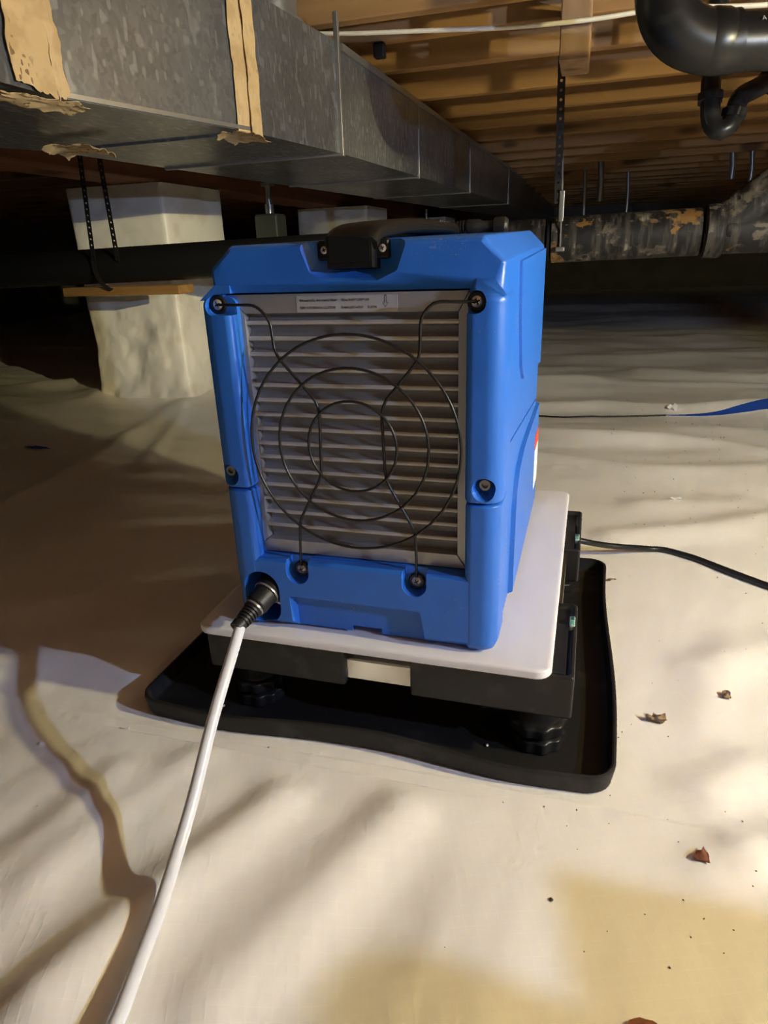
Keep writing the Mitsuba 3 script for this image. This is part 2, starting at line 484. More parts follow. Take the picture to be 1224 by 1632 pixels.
def pier_mesh(x0, x1, y0, y1, z1, amp, seed, flare=.02):
    g = np.linspace(0, 1, 40)
    per = [(x0 + (x1 - x0) * t, y0) for t in g[:-1]] + [(x1, y0 + (y1 - y0) * t) for t in g[:-1]] + [(x1 - (x1 - x0) * t, y1) for t in g[:-1]] + [(x0, y1 - (y1 - y0) * t) for t in g[:-1]]
    per = np.array(per)
    c = np.array([(x0 + x1) / 2, (y0 + y1) / 2])
    hx, hy = (x1 - x0) / 2, (y1 - y0) / 2
    q = (per - c) / np.array([hx, hy])
    q /= ((np.abs(q) ** 24).sum(1) ** (1 / 24))[:, None]
    per = c + q * np.array([hx, hy])
    zs = np.linspace(-.17, z1, 60)
    V = []
    for z in zs:
        p3 = np.c_[per, np.full(len(per), z)]
        k = np.clip((.40 - z) / .25, 0, 1)
        n = (meshkit.fbm(p3 * np.array([7, 7, 3.6]), 4, seed) - .5) * amp * (.12 + k) + np.abs(meshkit.fbm(p3 * 11 + 3, 3, seed + 9) - .5) * amp * .45 * k + flare * np.exp(-(z + .15) / .035) * (.6 + meshkit.noise(p3 * 14, seed + 2))
        dirv = (per - c) / np.linalg.norm(per - c, axis=1, keepdims=True)
        V.append(np.c_[per + dirv * n[:, None], np.full(len(per), z)])
    k = len(per)
    V = np.concatenate(V)
    F = []
    for i in range(len(zs) - 1):
        for j in range(k):
            l = (j + 1) % k
            F += [[i * k + j, i * k + l, (i + 1) * k + l], [i * k + j, (i + 1) * k + l, (i + 1) * k + j]]
    V = np.vstack([V, [[c[0], c[1], z1]]])
    o = (len(zs) - 1) * k
    F += [[o + j, o + (j + 1) % k, len(V) - 1] for j in range(k)]
    return trimesh.Trimesh(V, np.array(F), process=False)


obj('support_pier', pier_mesh(-1.93, -1.455, 1.93, 2.42, .732, .05, 3), 'wrap', smooth=40,
    label='nearest square pier wrapped in white liner, with two hanger straps in front of it', cat='pier')
obj('support_pier', pier_mesh(-1.76, -1.24, 4.0, 4.5, .732, .02, 5), 'wrap', smooth=40,
    label='white wrapped pier farther off, seen just above the left of the black carrying handle', cat='pier')
obj('support_pier', pier_mesh(-1.62, -1.15, 6.2, 6.7, .732, .02, 6), 'wrap', smooth=40,
    label='farthest white wrapped pier, a small pale patch above the right of the carrying handle', cat='pier')

t = thing('jack_post', 'dark steel jack post with a screw top standing right of the nearest wrapped pier', 'jack post')
obj('column', tm(rbox(-1.240, -1.128, 2.30, 2.41, -.16, .615, .012)), 'post_paint', t)
obj('screw_rod', lathe([(0, .61), (.020, .61), (.020, .655), (.013, .655), (.013, .73), (.03, .73), (.03, .742), (0, .742)], 20, at=(-1.182, 2.35, 0)), 'galvanised_edge', t, label='grey threaded screw of the jack')
t = thing('jack_post', 'small far jack post with a pale screw top, right of the second wrapped pier', 'jack post')
obj('column', tm(rbox(-1.16, -1.08, 5.2, 5.28, -.16, .655, .012)), 'post_paint', t)
obj('screw_rod', lathe([(0, .65), (.024, .65), (.024, .69), (.014, .69), (.014, .755), (0, .755)], 16, at=(-1.12, 5.24, 0)), 'galvanised_edge', t)

# ------------------------------------------------------------------ air duct
duct = thing('air_duct', 'grey galvanised sheet metal air duct with peeling beige tape, hung under the joists', 'air duct')


def duct_z(y):
    return .633 + .0175 * (y - .5)


XR, XL, HD = -.300, -.745, .207
ys = [.50, .875, 1.594, 2.55, 4.0, 6.0, 9.35]
for y0, y1 in zip(ys[:-1], ys[1:]):
    s = []
    yy = np.linspace(y0 + .0015, y1 - .0015, 9)
    zz = np.linspace(0, 1, 9)
    def xr(y): return XR - .028 * np.clip((.9 - y) / .4, 0, 1)
    z0a, z0b = duct_z(y0), duct_z(y1)
    P = [(XL, y0, z0a), (xr(y0), y0, z0a), (xr(y0), y0, z0a + HD), (XL, y0, z0a + HD), (XL, y1, z0b), (xr(y1), y1, z0b), (xr(y1), y1, z0b + HD), (XL, y1, z0b + HD)]
    obj('duct_panel', tm(hullpts(P)), 'galvanised', duct, smooth=False)
for y, w, p in ((.875, .012, .006), (1.594, .010, .003), (2.55, .014, .003), (4.0, .014, .003)):
    z = duct_z(y)
    m = cat_meshes([tm(rbox(XR - .004, XR + p, y - w / 2, y + w / 2, z - .006, z + HD + (.05 if y < 1 else .004), .0015, 8)), tm(rbox(XL, XR + p, y - w / 2, y + w / 2, z - .005, z + .002, .0015, 8))])
    obj('drive_cleat', m, 'galvanised_edge', duct)
# top corner flange along the right face
obj('corner_flange', sweep([(XR + .002, y, duct_z(y) + HD - .006) for y in (.90, 1.59, 2.55, 4.0, 6.0, 9.3)], [(-.003, -.007), (.003, -.007), (.003, .007), (-.003, .007)]), 'galvanised_edge', duct, smooth=False)
# widening piece towards the camera and the run beyond it
zA, zB = duct_z(.5), .640
tr = hullpts([(XL, .4985, zA), (XR - .0285, .4985, zA), (XR - .0285, .4985, zA + HD), (XL, .4985, zA + HD),
              (-.98, .18, zB), (-.4475, .18, zB), (-.4475, .18, zB + .235), (-.98, .18, zB + .235)])
obj('transition_panel', tm(tr), 'galvanised', duct, smooth=False, label='duct section that slants outwards between the two taped joints')
obj('duct_panel', tm(hullpts([(x, y, z) for x in (-.98, -.4475) for y in (.178, -1.2) for z in (zB, zB + .235)])), 'galvanised', duct, smooth=False)
e0, e1 = np.array([-.4475, .18, zB]), np.array([XR - .0285, .4985, zA])
obj('bottom_flange', sweep([e0 + (.0015, -.0005, .004), e1 + (.0015, -.0005, .004)], [(-.0025, -.003), (.0025, -.003), (.0025, .003), (-.0025, .003)]), 'galvanised_edge', duct, smooth=False)
obj('round_collar', lathe([(.062, .835), (.062, .862), (.066, .865), (.066, .872), (.055, .875), (.055, 1.08)], 32, at=(-.41, .80, 0)), 'galvanised_edge', duct, label='round metal take-off pipe on top of the duct')


def tape_strip(o, u, v, nu, nv, seed, ragged=.006, lift=.004, out=(1, 0, 0), curl=0.0):
    """A crumpled strip of tape: o + s*u + t*v with torn edges, standing off along out."""
    o, u, v, out = (np.asarray(q, float) for q in (o, u, v, out))
    s, tt = np.meshgrid(np.linspace(0, 1, nu), np.linspace(0, 1, nv), indexing='ij')
    r1 = (meshkit.fbm(np.stack([tt * 7, tt * 0 + seed, tt * 0], -1), 4, seed) - .5) * ragged * 2
    r2 = (meshkit.fbm(np.stack([s * 5, s * 0 + seed, s * 0], -1), 4, seed + 1) - .5) * ragged * 3
    uh, vh = u / np.linalg.norm(u), v / np.linalg.norm(v)
    P = o + s[..., None] * u + tt[..., None] * v
    P = P + (r1 * np.abs(2 * s - 1))[..., None] * uh + (r2 * np.abs(2 * tt - 1))[..., None] * vh
    h = .0015 + lift * meshkit.fbm(np.stack([s * 4, tt * 9, s * 0 + seed], -1), 4, seed + 3) + curl * np.abs(2 * s - 1) ** 3 * meshkit.noise(np.stack([tt * 5, s * 2, s * 0], -1), seed + 5)
    return sheet(P + h[..., None] * out, .0007)


sl = np.array([.119, .3185, 0]); sl /= np.linalg.norm(sl)          # along the slanted face
no = np.array([.3185, -.119, 0]); no /= np.linalg.norm(no)
J = np.array([XR - .0285, .4985, zA])
obj('tape', tape_strip(J + (0, 0, -.004), sl * -.030, (0, 0, HD + .01), 14, 60, 11, .003, .003, no), 'tape', duct, smooth=40)
obj('tape', tape_strip(J + no * .003 + (-.001, -.004, -.010), (.003, .034, 0), (0, 0, HD + .012), 14, 60, 23, .003, .004, (1, -.2, 0)), 'tape', duct, smooth=40)
obj('tape', tape_strip((-.362, .430, zA - .003), (.070, .004, -.001), (.006, .044, -.009), 24, 14, 31, .008, .006, (0, 0, -1), .006), 'tape', duct, smooth=40, label='torn tape flap hanging under the joint')
obj('tape', tape_strip((-.675, .402, zA - .002), (.100, .004, -.001), (.004, .055, -.008), 24, 14, 37, .009, .010, (0, 0, -1), .010), 'tape', duct, smooth=40, label='torn tape flap hanging under the far lower edge')
obj('joint_lip', tm(rbox(XL, XR - .0285, .492, .503, zA - .0035, zA + .002, .001, 8)), 'galvanised', duct)
K = np.array([-.4475, .18, zB])
obj('tape', tape_strip(K + np.array([.001, -.074, .0]), (-.001, .072, 0), (0, 0, .235), 16, 60, 41, .006, .004, (1, 0, 0)), 'tape', duct, smooth=40)
obj('tape', tape_strip(K + np.array([.0, 0, .0]) + no * .001, sl * .016, np.array([-.004, -.010, .235]), 16, 60, 47, .005, .004, no), 'tape', duct, smooth=40)
obj('tape', tape_strip(K + np.array([.006, -.09, -.002]), (.016, .125, .0), (-.035, .0, -.006), 30, 12, 53, .010, .006, (0, 0, -1), .004), 'tape', duct, smooth=40)

# ------------------------------------------------------------------ iron drain pipe across the back
dp = thing('drain_pipe', 'long black cast iron drain pipe with orange rust running behind the blue machine', 'pipe')


def pipe_z(x):
    return .449 + .0165 * x


def runx(x0, x1, r, n=40):
    return tube([(x, 1.6, pipe_z(x)) for x in np.linspace(x0, x1, 6)], r, n)


obj('pipe_run', runx(-5.8, -.12, .0625), 'pipe_black', dp, smooth=50)
obj('pipe_run', runx(-.118, .098, .0630), 'rusty_iron', dp, smooth=50)
obj('pipe_run', runx(.118, .535, .0655), 'rusty_iron', dp, smooth=50)
obj('pipe_run', runx(.105, .113, .058), 'pipe_black', dp, smooth=50)
hub = sweep([(.545 + q, 1.6, pipe_z(.545)) for q in (0, .001, .004, .045, .052, .053)], circle(1, 40), scale=[.05, .066, .0725, .0735, .069, .05])
obj('coupling', hub, 'rusty_iron', dp, smooth=40)
tee = m3.Manifold.cylinder(4.25, .0655, .0655, 40).rotate((0, 90, 0)).translate((.595, 1.6, pipe_z(.7)))
br = m3.Manifold.cylinder(.5, .0655, .0655, 40).rotate((0, 52, 0)).translate((.60, 1.6, pipe_z(.6) + .005))
obj('branch_fitting', tm(tee + br), 'rusty_iron', dp, smooth=40)
obj('cleanout_boss', lathe([(.0, 0), (.018, 0), (.018, .006), (.012, .010), (.0, .010)], 20, axis=(0, -1, 0), at=(.612, 1.536, pipe_z(.61))), 'rusty_iron', dp)
obj('wood_shim', tm(rbox(-1.715, -1.20, 1.56, 1.665, .318, .350, .004, 8)), 'shim_wood', smooth=30,
    label='orange-brown wood board lying under the black pipe by the nearest pier', cat='wood block')


def strap_poly(L, w, hole, pitch):
    s = Polygon([(-w / 2, 0), (w / 2, 0), (w / 2, L), (-w / 2, L)])
    for k in range(int((L - .01) / pitch)):
        s = s.difference(Point(0, .01 + pitch * k).buffer(hole, 4))
    return s


def strap(p0, p1, w, facing=(0, -1, 0)):
    p0, p1 = np.asarray(p0, float), np.asarray(p1, float)
    v = p1 - p0
    x = np.cross(v, facing)
    return extrude(strap_poly(np.linalg.norm(v), w, w * .19, w * 1.1), .0015, frame(p0, x, v))


obj('strap', strap((-1.522, 1.530, .43), (-1.375, 1.385, .905), .019), 'strap_black', thing('hanger_strap', 'perforated black strap before the nearest pier, left of the pair, hooked under the pipe', 'strap', 'perforated hanger straps'), smooth=False)
obj('hook', sweep(spline([(-1.522, 1.526, .47), (-1.524, 1.528, .43), (-1.515, 1.532, .38), (-1.497, 1.55, .345), (-1.47, 1.60, .345)], 16), [(-.0095, -.0008), (.0095, -.0008), (.0095, .0008), (-.0095, .0008)], up=(0, -1, 0)), 'strap_black', 'hanger_strap', smooth=False)
obj('strap', strap((-1.417, 1.530, .44), (-1.312, 1.385, .905), .019), 'strap_black', thing('hanger_strap', 'perforated black strap before the nearest pier, right of the pair', 'strap', 'perforated hanger straps'), smooth=False)
s3 = thing('hanger_strap', 'long perforated black strap holding the rusty part of the pipe, right of the blue machine', 'strap', 'perforated hanger straps')
obj('strap', strap((.133, 1.53, .55), (.118, 1.53, 1.08), .021), 'strap_black', s3, smooth=False)
obj('rod', tube([(.146, 1.528, .425), (.145, 1.53, .545), (.1385, 1.532, .68)], .0035, 8), 'galvanised_edge', s3, label='thin pale metal rod beside the strap')
obj('clip', tm(rbox(.136, .152, 1.522, 1.536, .50, .585, .003, 8)), 'galvanised_edge', s3)
obj('clip', tm(rbox(.132, .160, 1.520, 1.536, .418, .432, .003, 8)), 'galvanised_edge', s3)

obj('wood_block', tm(rbox(.145, .205, .994, 1.132, .79, .905, .004, 8).rotate((0, 0, 0))), 'block_wood', smooth=30,
    label='short pale wood block hanging between the joists beside the long strap', cat='wood block')

# black plastic waste pipe and trap under the joists
wp = thing('waste_pipe', 'thick black plastic waste pipe with an elbow, under the joists at upper right', 'pipe')
c0 = np.array([.361, .706, .730])
obj('pipe_run', tube([(4.8, 1.9, .69), (1.6, 1.02, .722), (.75, .82, .734), (.415, .7215, .7345)], .0425, 36), 'abs_black', wp, smooth=50)
el = [(.44, .728, .7345), (.40, .718, .735), (.368, .709, .744), (.343, .702, .761), (.327, .699, .788), (.322, .699, .825)]
obj('elbow', tube(spline(el, 20), .0455, 36), 'abs_black', wp, smooth=50)
for p0, p1, r in (((.428, .7255, .7350), (.388, .7140, .7372), .0470), ((.324, .699, .805), (.322, .699, .835), .0475)):
    q = np.linspace(0, 1, 5)[:, None]
    pp = np.array(p0) * (1 - q) + np.array(p1) * q
    obj('hub', tube(pp, r, 36, scale=[.93, 1, 1, 1, .93]), 'abs_black', wp, smooth=50)
obj('pipe_run', tube([(.322, .699, .82), (.322, .70, .95), (.322, .70, 1.08)], .0425, 36), 'abs_black', wp, smooth=50)
for i, (tx, xx) in enumerate((('A', .470), ('/', .492))):
    lm = meshkit.text_mesh(tx, .007, .0006)
    lm.apply_transform(frame((xx, .7215 + (xx - .47) * .30 - .0418 + .0135, .752), (1, .26, 0), (0, .5, .86)))
    obj('lettering', lm, 'sticker_grey', wp, smooth=False)

tp = thing('sink_trap', 'black plastic U-shaped drain trap hanging below the waste pipe at upper right', 'drain trap')
tr_path = [(.452, 1.125, 1.05), (.454, 1.117, .85), (.457, 1.09, .72), (.459, 1.080, .692), (.465, 1.074, .665), (.480, 1.070, .650), (.496, 1.074, .656), (.506, 1.085, .676), (.510, 1.092, .695), (.520, 1.103, .715), (.540, 1.117, .726), (.575, 1.138, .745), (.64, 1.17, .765)]
obj('bend', tube(spline(tr_path, 60), .0195, 28), 'abs_black', tp, smooth=60)
for p, dr_ in (((.507, 1.087, .681), (.15, .2, 1)), ((.457, 1.087, .715), (0, .3, 1)), ((.575, 1.138, .745), (1, .6, .5))):
    obj('slip_nut', lathe([(.016, -.011), (.024, -.009, 1), (.025, .007, 1), (.020, .011), (.016, .011)], 40, axis=np.array(dr_) / np.linalg.norm(dr_), at=p, lobes=8, amp=.0012), 'abs_black', tp)

for x, y, z0, z1, r, lab in ((.258, 4.05, .68, .905, .018, 'short pale vertical pipe stub far back, nearest to the right of the long strap'), (.160, 4.45, .60, .905, .012, 'thin dim vertical pipe far back, just right of the long strap'), (.985, 4.05, .76, .905, .016, 'pale vertical pipe far back at right, below the trap'), (1.088, 4.05, .71, .905, .014, 'pale vertical pipe far back at the right edge, above the pipe branch'), (.45, 4.85, .62, .905, .012, 'thin dim vertical pipe far back in the middle of the gap above the rusty pipe')):
    obj('riser_pipe', tube([(x, y, z0), (x, y, (z0 + z1) / 2), (x - .01, y, z1)], r, 16), 'galvanised_edge', smooth=50, label=lab, cat='pipe')

cab = [(-.62, .935, .893), (-.40, .925, .882), (-.362, .93, .8785), (-.228, .93, .866), (-.094, .93, .856), (.035, .93, .846), (.133, .93, .842), (.216, .93, .841), (.284, .93, .843), (.34, .93, .844), (.427, .93, .836), (.515, .93, .829), (.8, .93, .84), (1.4, .935, .86), (2.2, .935, .876), (3.2, .935, .878), (4.8, .935, .878)]
obj('electrical_cable', sweep(spline(cab, 160), [(.0062 * math.cos(q), .0042 * math.sin(q)) for q in np.arange(12) * math.pi / 6]), 'cable_white', smooth=60,
    label='white electrical cable strung below the joists along the top edge', cat='cable')
obj('pipe_clamp', tm(rbox(-.295, -.268, 1.12, 1.145, .868, .90, .004, 8)), 'strap_black', smooth=30, label='small black clamp on the joist beside the bright duct seam', cat='clamp')

# ------------------------------------------------------------------ the blue machine
DH = thing('dehumidifier', 'blue plastic dehumidifier with a metal air filter and black wire fan guard', 'dehumidifier')


def stack_hull(sec, levels):
    """Hull of a convex section (x, z) placed at (y, inset) levels, the centre of the section kept."""
    sec = Polygon(sec)
    pts = []
    for y, ins, top in levels:
        s = sec.buffer(-ins, join_style=2)
        for x, z in s.exterior.coords[:-1]:
            pts.append((x, y, z + top * (z > .3)))
    return hullpts(pts)


prof = Polygon([(-.149, .004), (.1665, .004), (.1675, .425), (.145, .4475), (-.122, .4475), (-.147, .4265)]).buffer(-.006).buffer(.006, quad_segs=4)
body = stack_hull(prof.exterior.coords[:-1], [(-.004, .006, 0), (-.002, .0025, 0), (.004, 0, 0), (.10, 0, .0005), (.488, 0, .012), (.496, .004, .012), (.500, .010, .012)])
# side relief on the right: raised upper panel and raised lower panel
def side_panel(pts, x0, x1, inset=.003):
    return hullpts([(x0, y, z) for y, z in pts] + [(x1, y0, z0) for (y0, z0) in Polygon(pts).buffer(-inset).exterior.coords[:-1]])
up1 = side_panel([(.106, .424), (.120, .36), (.150, .30), (.185, .278), (.40, .262), (.499, .25), (.499, .435)], .160, .1705, .003)
lo1 = side_panel([(.118, .006), (.124, .125), (.134, .150), (.160, .172), (.22, .184), (.30, .186), (.499, .186), (.499, .006)], .160, .1725, .004)
lo0 = side_panel([(.104, .018), (.108, .10), (.118, .14), (.14, .12), (.14, .018)], .160, .1705, .003)
body = body + up1 + lo1
groove = hullpts([(.1655, y, z) for y, z in ((.0, .236), (.0, .233), (.55, .186), (.55, .189))] + [(.18, y, z) for y, z in ((.0, .239), (.0, .231), (.55, .183), (.55, .192))])
body = body - groove
# front pillars
def pillar(cx, rx, cy, ry, z0, z1, rt, rb):
    """A corner post: flat front, wide curve on the outer side, tight curve on the inner side."""
    o = -1 if cx < 0 else 1
    def ring(k, grow=0):
        q = []
        for (sx, sy, r) in ((o, -1, .0185), (-o, -1, .0085), (-o, 1, .006), (o, 1, .006)):
            a0 = {(1, -1): -90, (-1, -1): 180, (-1, 1): 90, (1, 1): 0}[(sx, sy)]
            r_ = max(r - k, .0015)
            for d in np.linspace(0, 90, 9):
                a = math.radians(a0 + d)
                q.append((cx + sx * (rx - k - r_) + r_ * math.cos(a), cy + sy * (ry - k - r_) + r_ * math.sin(a)))
        return q
    pts = []
    for z, k in ((z0, rb), (z0 + rb * .3, rb * .3), (z0 + rb, 0), (z1 - rt, 0), (z1 - rt * .6, rt * .08), (z1 - rt * .25, rt * .35), (z1, rt)):
        pts += [(x, y, z) for x, y in ring(k)]
    return hullpts(pts)
def neck(cx, rx):
    """The sloping shoulder above a post's top."""
    o = -1 if cx < 0 else 1
    return hullpts([(cx + s * (rx - .001), y, .394) for s in (-1, 1) for y in (-.015, .03)] + [(cx - o * .004 + s * rx * .45, y, .409) for s in (-1, 1) for y in (-.0045, .02)])
body = body + neck(-.1375, .0195) + neck(.1510, .0185)
body = body + pillar(-.1375, .0195, .012, .033, .1855, .398, .010, .004) + pillar(-.1370, .0180, .0125, .032, .002, .1835, .003, .010)
body = body + pillar(.1510, .0200, .012, .033, .1855, .398, .010, .004) + pillar(.1505, .0190, .012, .032, .002, .1835, .003, .012)
# lower front panel
low = hullpts([(x, y, z) for x in (-.138, .152) for (y, z) in ((-.0195, .0925), (-.016, .0965), (.03, .0965), (.03, .003), (-.008, .0035), (-.0195, .014))])
low = low - hullpts([(x, -.007, z) for x, z in ((-.079, .044), (.078, .044), (.085, -.01), (-.077, -.01))] + [(x, -.03, z) for x, z in ((-.0865, .052), (.083, .050), (.093, -.01), (-.083, -.01))])
low = low - prism_y([(-.009, -.01), (.030, -.01), (.030, .0105), (-.0075, .0105)], -.05, .02)
body = body + low
body = body - prism_y([(-.009, -.01), (.030, -.01), (.030, .0105), (-.0075, .0105)], -.05, .02)
for x in (-.0695, .0745):
    body = body - m3.Manifold.batch_hull([cyl_y(x, z, .0125, -.05, -.003, 24) for z in (.081, .12)] + [cyl_y(x, z, .0145, -.05, -.0195, 24) for z in (.081, .12)])
# hose socket recess
body = body - m3.Manifold.batch_hull([cyl_y(x, z, .0235, -.06, .030, 32) for x, z in ((-.1195, .0545), (-.1195, .029))])
# filter pocket
body = body - mbox(-.1325, .1325, -.06, .42, .0972, .4005)
body = body + pillar(-.1375, .0195, .012, .033, .1855, .398, .010, .004) + pillar(.1510, .0200, .012, .033, .1855, .398, .010, .004)
body = body + (pillar(-.1370, .0185, .012, .032, .05, .1835, .003, .010) + pillar(.1505, .0190, .012, .032, .05, .1835, .003, .012)) - m3.Manifold.batch_hull([cyl_y(x, z, .0235, -.06, .030, 32) for x, z in ((-.1195, .0545), (-.1195, .029))])
# pockets for the guard's upper screws and for the shell bolts
for x, z in ((-.1385, .3895), (.1400, .3885)):
    sx = .02 if x < 0 else -.02
    body = body - m3.Manifold.batch_hull([cyl_y(x, z, .0105, -.06, -.006, 24), cyl_y(x + sx, z, .0105, -.06, -.006, 24)])
for x, z in ((-.1445, .2045), (.1520, .2055)):
    body = body - m3.Manifold.batch_hull([cyl_y(x, z, .0085, -.06, -.008, 24), cyl_y(x, z - .006, .0055, -.06, -.006, 24), cyl_y(x, z - .004, .013, -.06, -.021, 24)])
# handle pocket in the top front
body = body - hullpts([(x, -.006, z) for x, z in ((-.056, .48), (-.034, .418), (-.014, .4085), (.040, .4085), (.062, .418), (.086, .48))] + [(x, .010, z) for x, z in ((-.028, .48), (-.026, .430), (-.010, .4185), (.037, .4185), (.050, .430), (.052, .48))])
bm = tm(body)
obj('body', bm, 'blue_plastic', DH, smooth=38)
# parting gap between the pillars' halves
# filter: frame, pleats, woven strands
FL = 'dehumidifier__filter'
yF = 0.001
def rail(a, b, c, d, prof_out):
    return hullpts(prof_out)
ox0, ox1, oz0, oz1 = -.1315, .1315, .0985, .3985
ix0, ix1, iz0, iz1 = -.1135, .1205, .1145, .379
for (p, q, r, s) in (((ox0, oz1), (ox1, oz1), (ix1, iz1), (ix0, iz1)), ((ox0, oz0), (ox1, oz0), (ix1, iz0), (ix0, iz0)), ((ox0, oz0), (ox0, oz1), (ix0, iz1), (ix0, iz0)), ((ox1, oz0), (ox1, oz1), (ix1, iz1), (ix1, iz0))):
    pts = [(*p, yF), (*q, yF), (*r, yF), (*s, yF)]
    cx, cz = np.mean([w[0] for w in pts]), np.mean([w[1] for w in pts])
    v = []
    for x, z, y in pts:
        dx, dz = cx - x, cz - z
        l = math.hypot(dx, dz)
        v += [(x + dx / l * .0004, y + .0006, z + dz / l * .0004), (x + dx / l * .0012, y, z + dz / l * .0012), (x + dx / l * .0004, y + .018, z + dz / l * .0004)]
    obj('frame_rail', tm(hullpts(v)), 'aluminium', FL, smooth=20)
rows = [.3692, .3525, .3357, .3188, .3018, .2850, .2684, .2518, .2345, .2184, .2013, .1842, .1668, .1497, .1323]
def pleat_y(z):
    z = np.asarray(z, float)
    d = np.min(np.abs(z[..., None] - np.array(rows)), -1)
    return yF + .0105 - .0075 * np.clip(1 - d / .0052, 0, 1) ** .8 + .001 * np.clip(d / .008, 0, 1)
for z in rows:
    zz = np.array([-.0022, -.0016, 0, .0016, .0022])
    yy = np.array([.0012, .0003, 0, .0003, .0012]) + float(pleat_y(z)) - .0004
    sec = np.r_[np.c_[zz, yy], np.c_[zz[::-1], yy[::-1] + .0008]]
    V_ = np.vstack([np.c_[np.full(len(sec), x), sec[:, 1], z + sec[:, 0]] for x in (ix0, ix1)])
    k = len(sec)
    F_ = []
    for a_ in range(k):
        b_ = (a_ + 1) % k
        F_ += [[a_, b_, k + b_], [a_, k + b_, k + a_]]
    obj('pleat', trimesh.Trimesh(V_, np.array(F_), process=False), 'mesh_metal', FL, smooth=False)
# expanded metal strands: two crossing families following the pleats
def strands(sign, back=0.0, shift=0.0):
    px, pz, w = .0021, .00165, .00036
    sl_ = pz / px
    Vs, Fs, o = [], [], 0
    H, W = iz1 - iz0, ix1 - ix0
    for k in np.arange(-H / sl_, W, px):
        zs_ = np.unique(np.r_[np.linspace(iz0, iz1, 90)])
        xs_ = ix0 + k + shift + (zs_ - iz0) / sl_
        ok = (xs_ >= ix0) & (xs_ <= ix1)
        if ok.sum() < 2: continue
        zs_, xs_ = zs_[ok], xs_[ok]
        if sign < 0: xs_ = ix0 + ix1 - xs_
        y_ = pleat_y(zs_) * (1 - 25 * back) + back
        n_ = len(zs_)
        A = np.c_[xs_ - w / 2 * 1.25, y_, zs_ + sign * w / 2]
        B = np.c_[xs_ + w / 2 * 1.25, y_, zs_ - sign * w / 2]
        Vs.append(np.vstack([A, B]))
        i_ = np.arange(n_ - 1)
        Fs.append(np.vstack([np.c_[i_, i_ + n_, i_ + n_ + 1], np.c_[i_, i_ + n_ + 1, i_ + 1]]) + o)
        o += 2 * n_
    return trimesh.Trimesh(np.vstack(Vs), np.vstack(Fs), process=False)
obj('wire_mesh', cat_meshes([strands(1), strands(-1)]), 'strand_metal', FL, smooth=False, kind='stuff', label='fine diamond metal mesh over the pleats')
obj('data_label', box(-.0510, .0585, yF - .0006, yF + .0004, .3797, .3962), 'sticker_grey', FL, smooth=False, label='grey data label with two lines of print and a downward arrow')
def text_front(s, h, x, z, y):
    return on_front(meshkit.text_mesh(s, h, .0003), x, y, z)
ink = []
for s, x, z, w in (('Model:63L All metal filter', -.0475, .3905, .0415), ('Size:300*260*20', -.0015, .3905, .0300), ('S/N: Y3LX20241119300', -.0475, .3832, .0395), ('Date:2024/12', -.0015, .3832, .0235), ('5.074', .0268, .3832, .0098)):
    m = meshkit.text_mesh(s, .0023, .0003, bold=True)
    m.apply_scale([w / m.extents[0], 1, 1])
    ink.append(on_front(m, x, yF - .0009 + .0003, z))
ar = Polygon([(-.0012, .012), (.0012, .012), (.0012, .0048), (.0034, .0048), (0, 0), (-.0034, .0048), (-.0012, .0048)])
ink.append(on_front(extrude(ar.difference(ar.buffer(-.00042)), .0003), .0460, yF - .0006, .3838))
obj('print', cat_meshes(ink), 'ink', FL, smooth=False, label='black lettering and arrow')

# wire fan guard
FG = 'dehumidifier__fan_guard'
CX, CZ, YG = .0095, .2415, -.019
for R in (.1185, .0845, .0500):
    a_ = np.arange(96) * 2 * np.pi / 96
    obj('ring', tube(np.c_[CX + R * np.cos(a_), np.full(96, YG - .0022), CZ + R * np.sin(a_)], .0015, 10, closed=True), 'wire_black', FG, smooth=60)
wl = [(-.136, -.011, .3895), (-.120, -.016, .3895), (-.089, YG + .001, .3892), (-.0745, YG + .001, .3740), (-.0725, YG + .001, .3395), (-.030, YG + .001, .2905), (-.0265, YG + .001, .2770), (-.0295, YG + .001, .2060), (-.0605, YG + .001, .1490), (-.0635, YG + .002, .1150), (-.0690, -.0075, .0865)]
wr = [(.1385, -.011, .3890), (.124, -.016, .3890), (.100, YG + .001, .3900), (.0865, YG + .001, .3760), (.0850, YG + .001, .3360), (.0475, YG + .001, .2920), (.0430, YG + .001, .2790), (.0450, YG + .001, .2060), (.0770, YG + .001, .1470), (.0775, YG + .002, .1150), (.0745, -.0075, .0865)]
for w_ in (wl, wr):
    obj('cross_wire', tube(rounded(w_, .010, 6), .0016, 10), 'wire_black', FG, smooth=60)
for x, z in ((-.1385, .3895), (.1400, .3885), (-.0695, .0805), (.0745, .0800)):
    obj('eyelet', lathe([(.0098, 0), (.0098, .002), (.0085, .003), (.0, .003)], 24, axis=(0, -1, 0), at=(x, -.0062 if z > .2 else -.0035, z)), 'black_gloss', FG)


def screw(x, y, z, r, name, parent, m='screw_steel'):
    head = m3.Manifold.sphere(r * 1.6, 32).translate((0, 0, -r * 1.15)) ^ m3.Manifold.cylinder(r, r, r * .95, 32)
    cr = m3.Manifold.cube((r * 1.1, r * .28, r), True).translate((0, 0, r * .55)) + m3.Manifold.cube((r * .28, r * 1.1, r), True).translate((0, 0, r * .55))
    h = tm(head - cr.rotate((0, 0, 25)))
    h.apply_transform(frame((x, y, z), (1, 0, 0), (0, 0, 1)))
    return obj(name, h, m, parent, smooth=30)


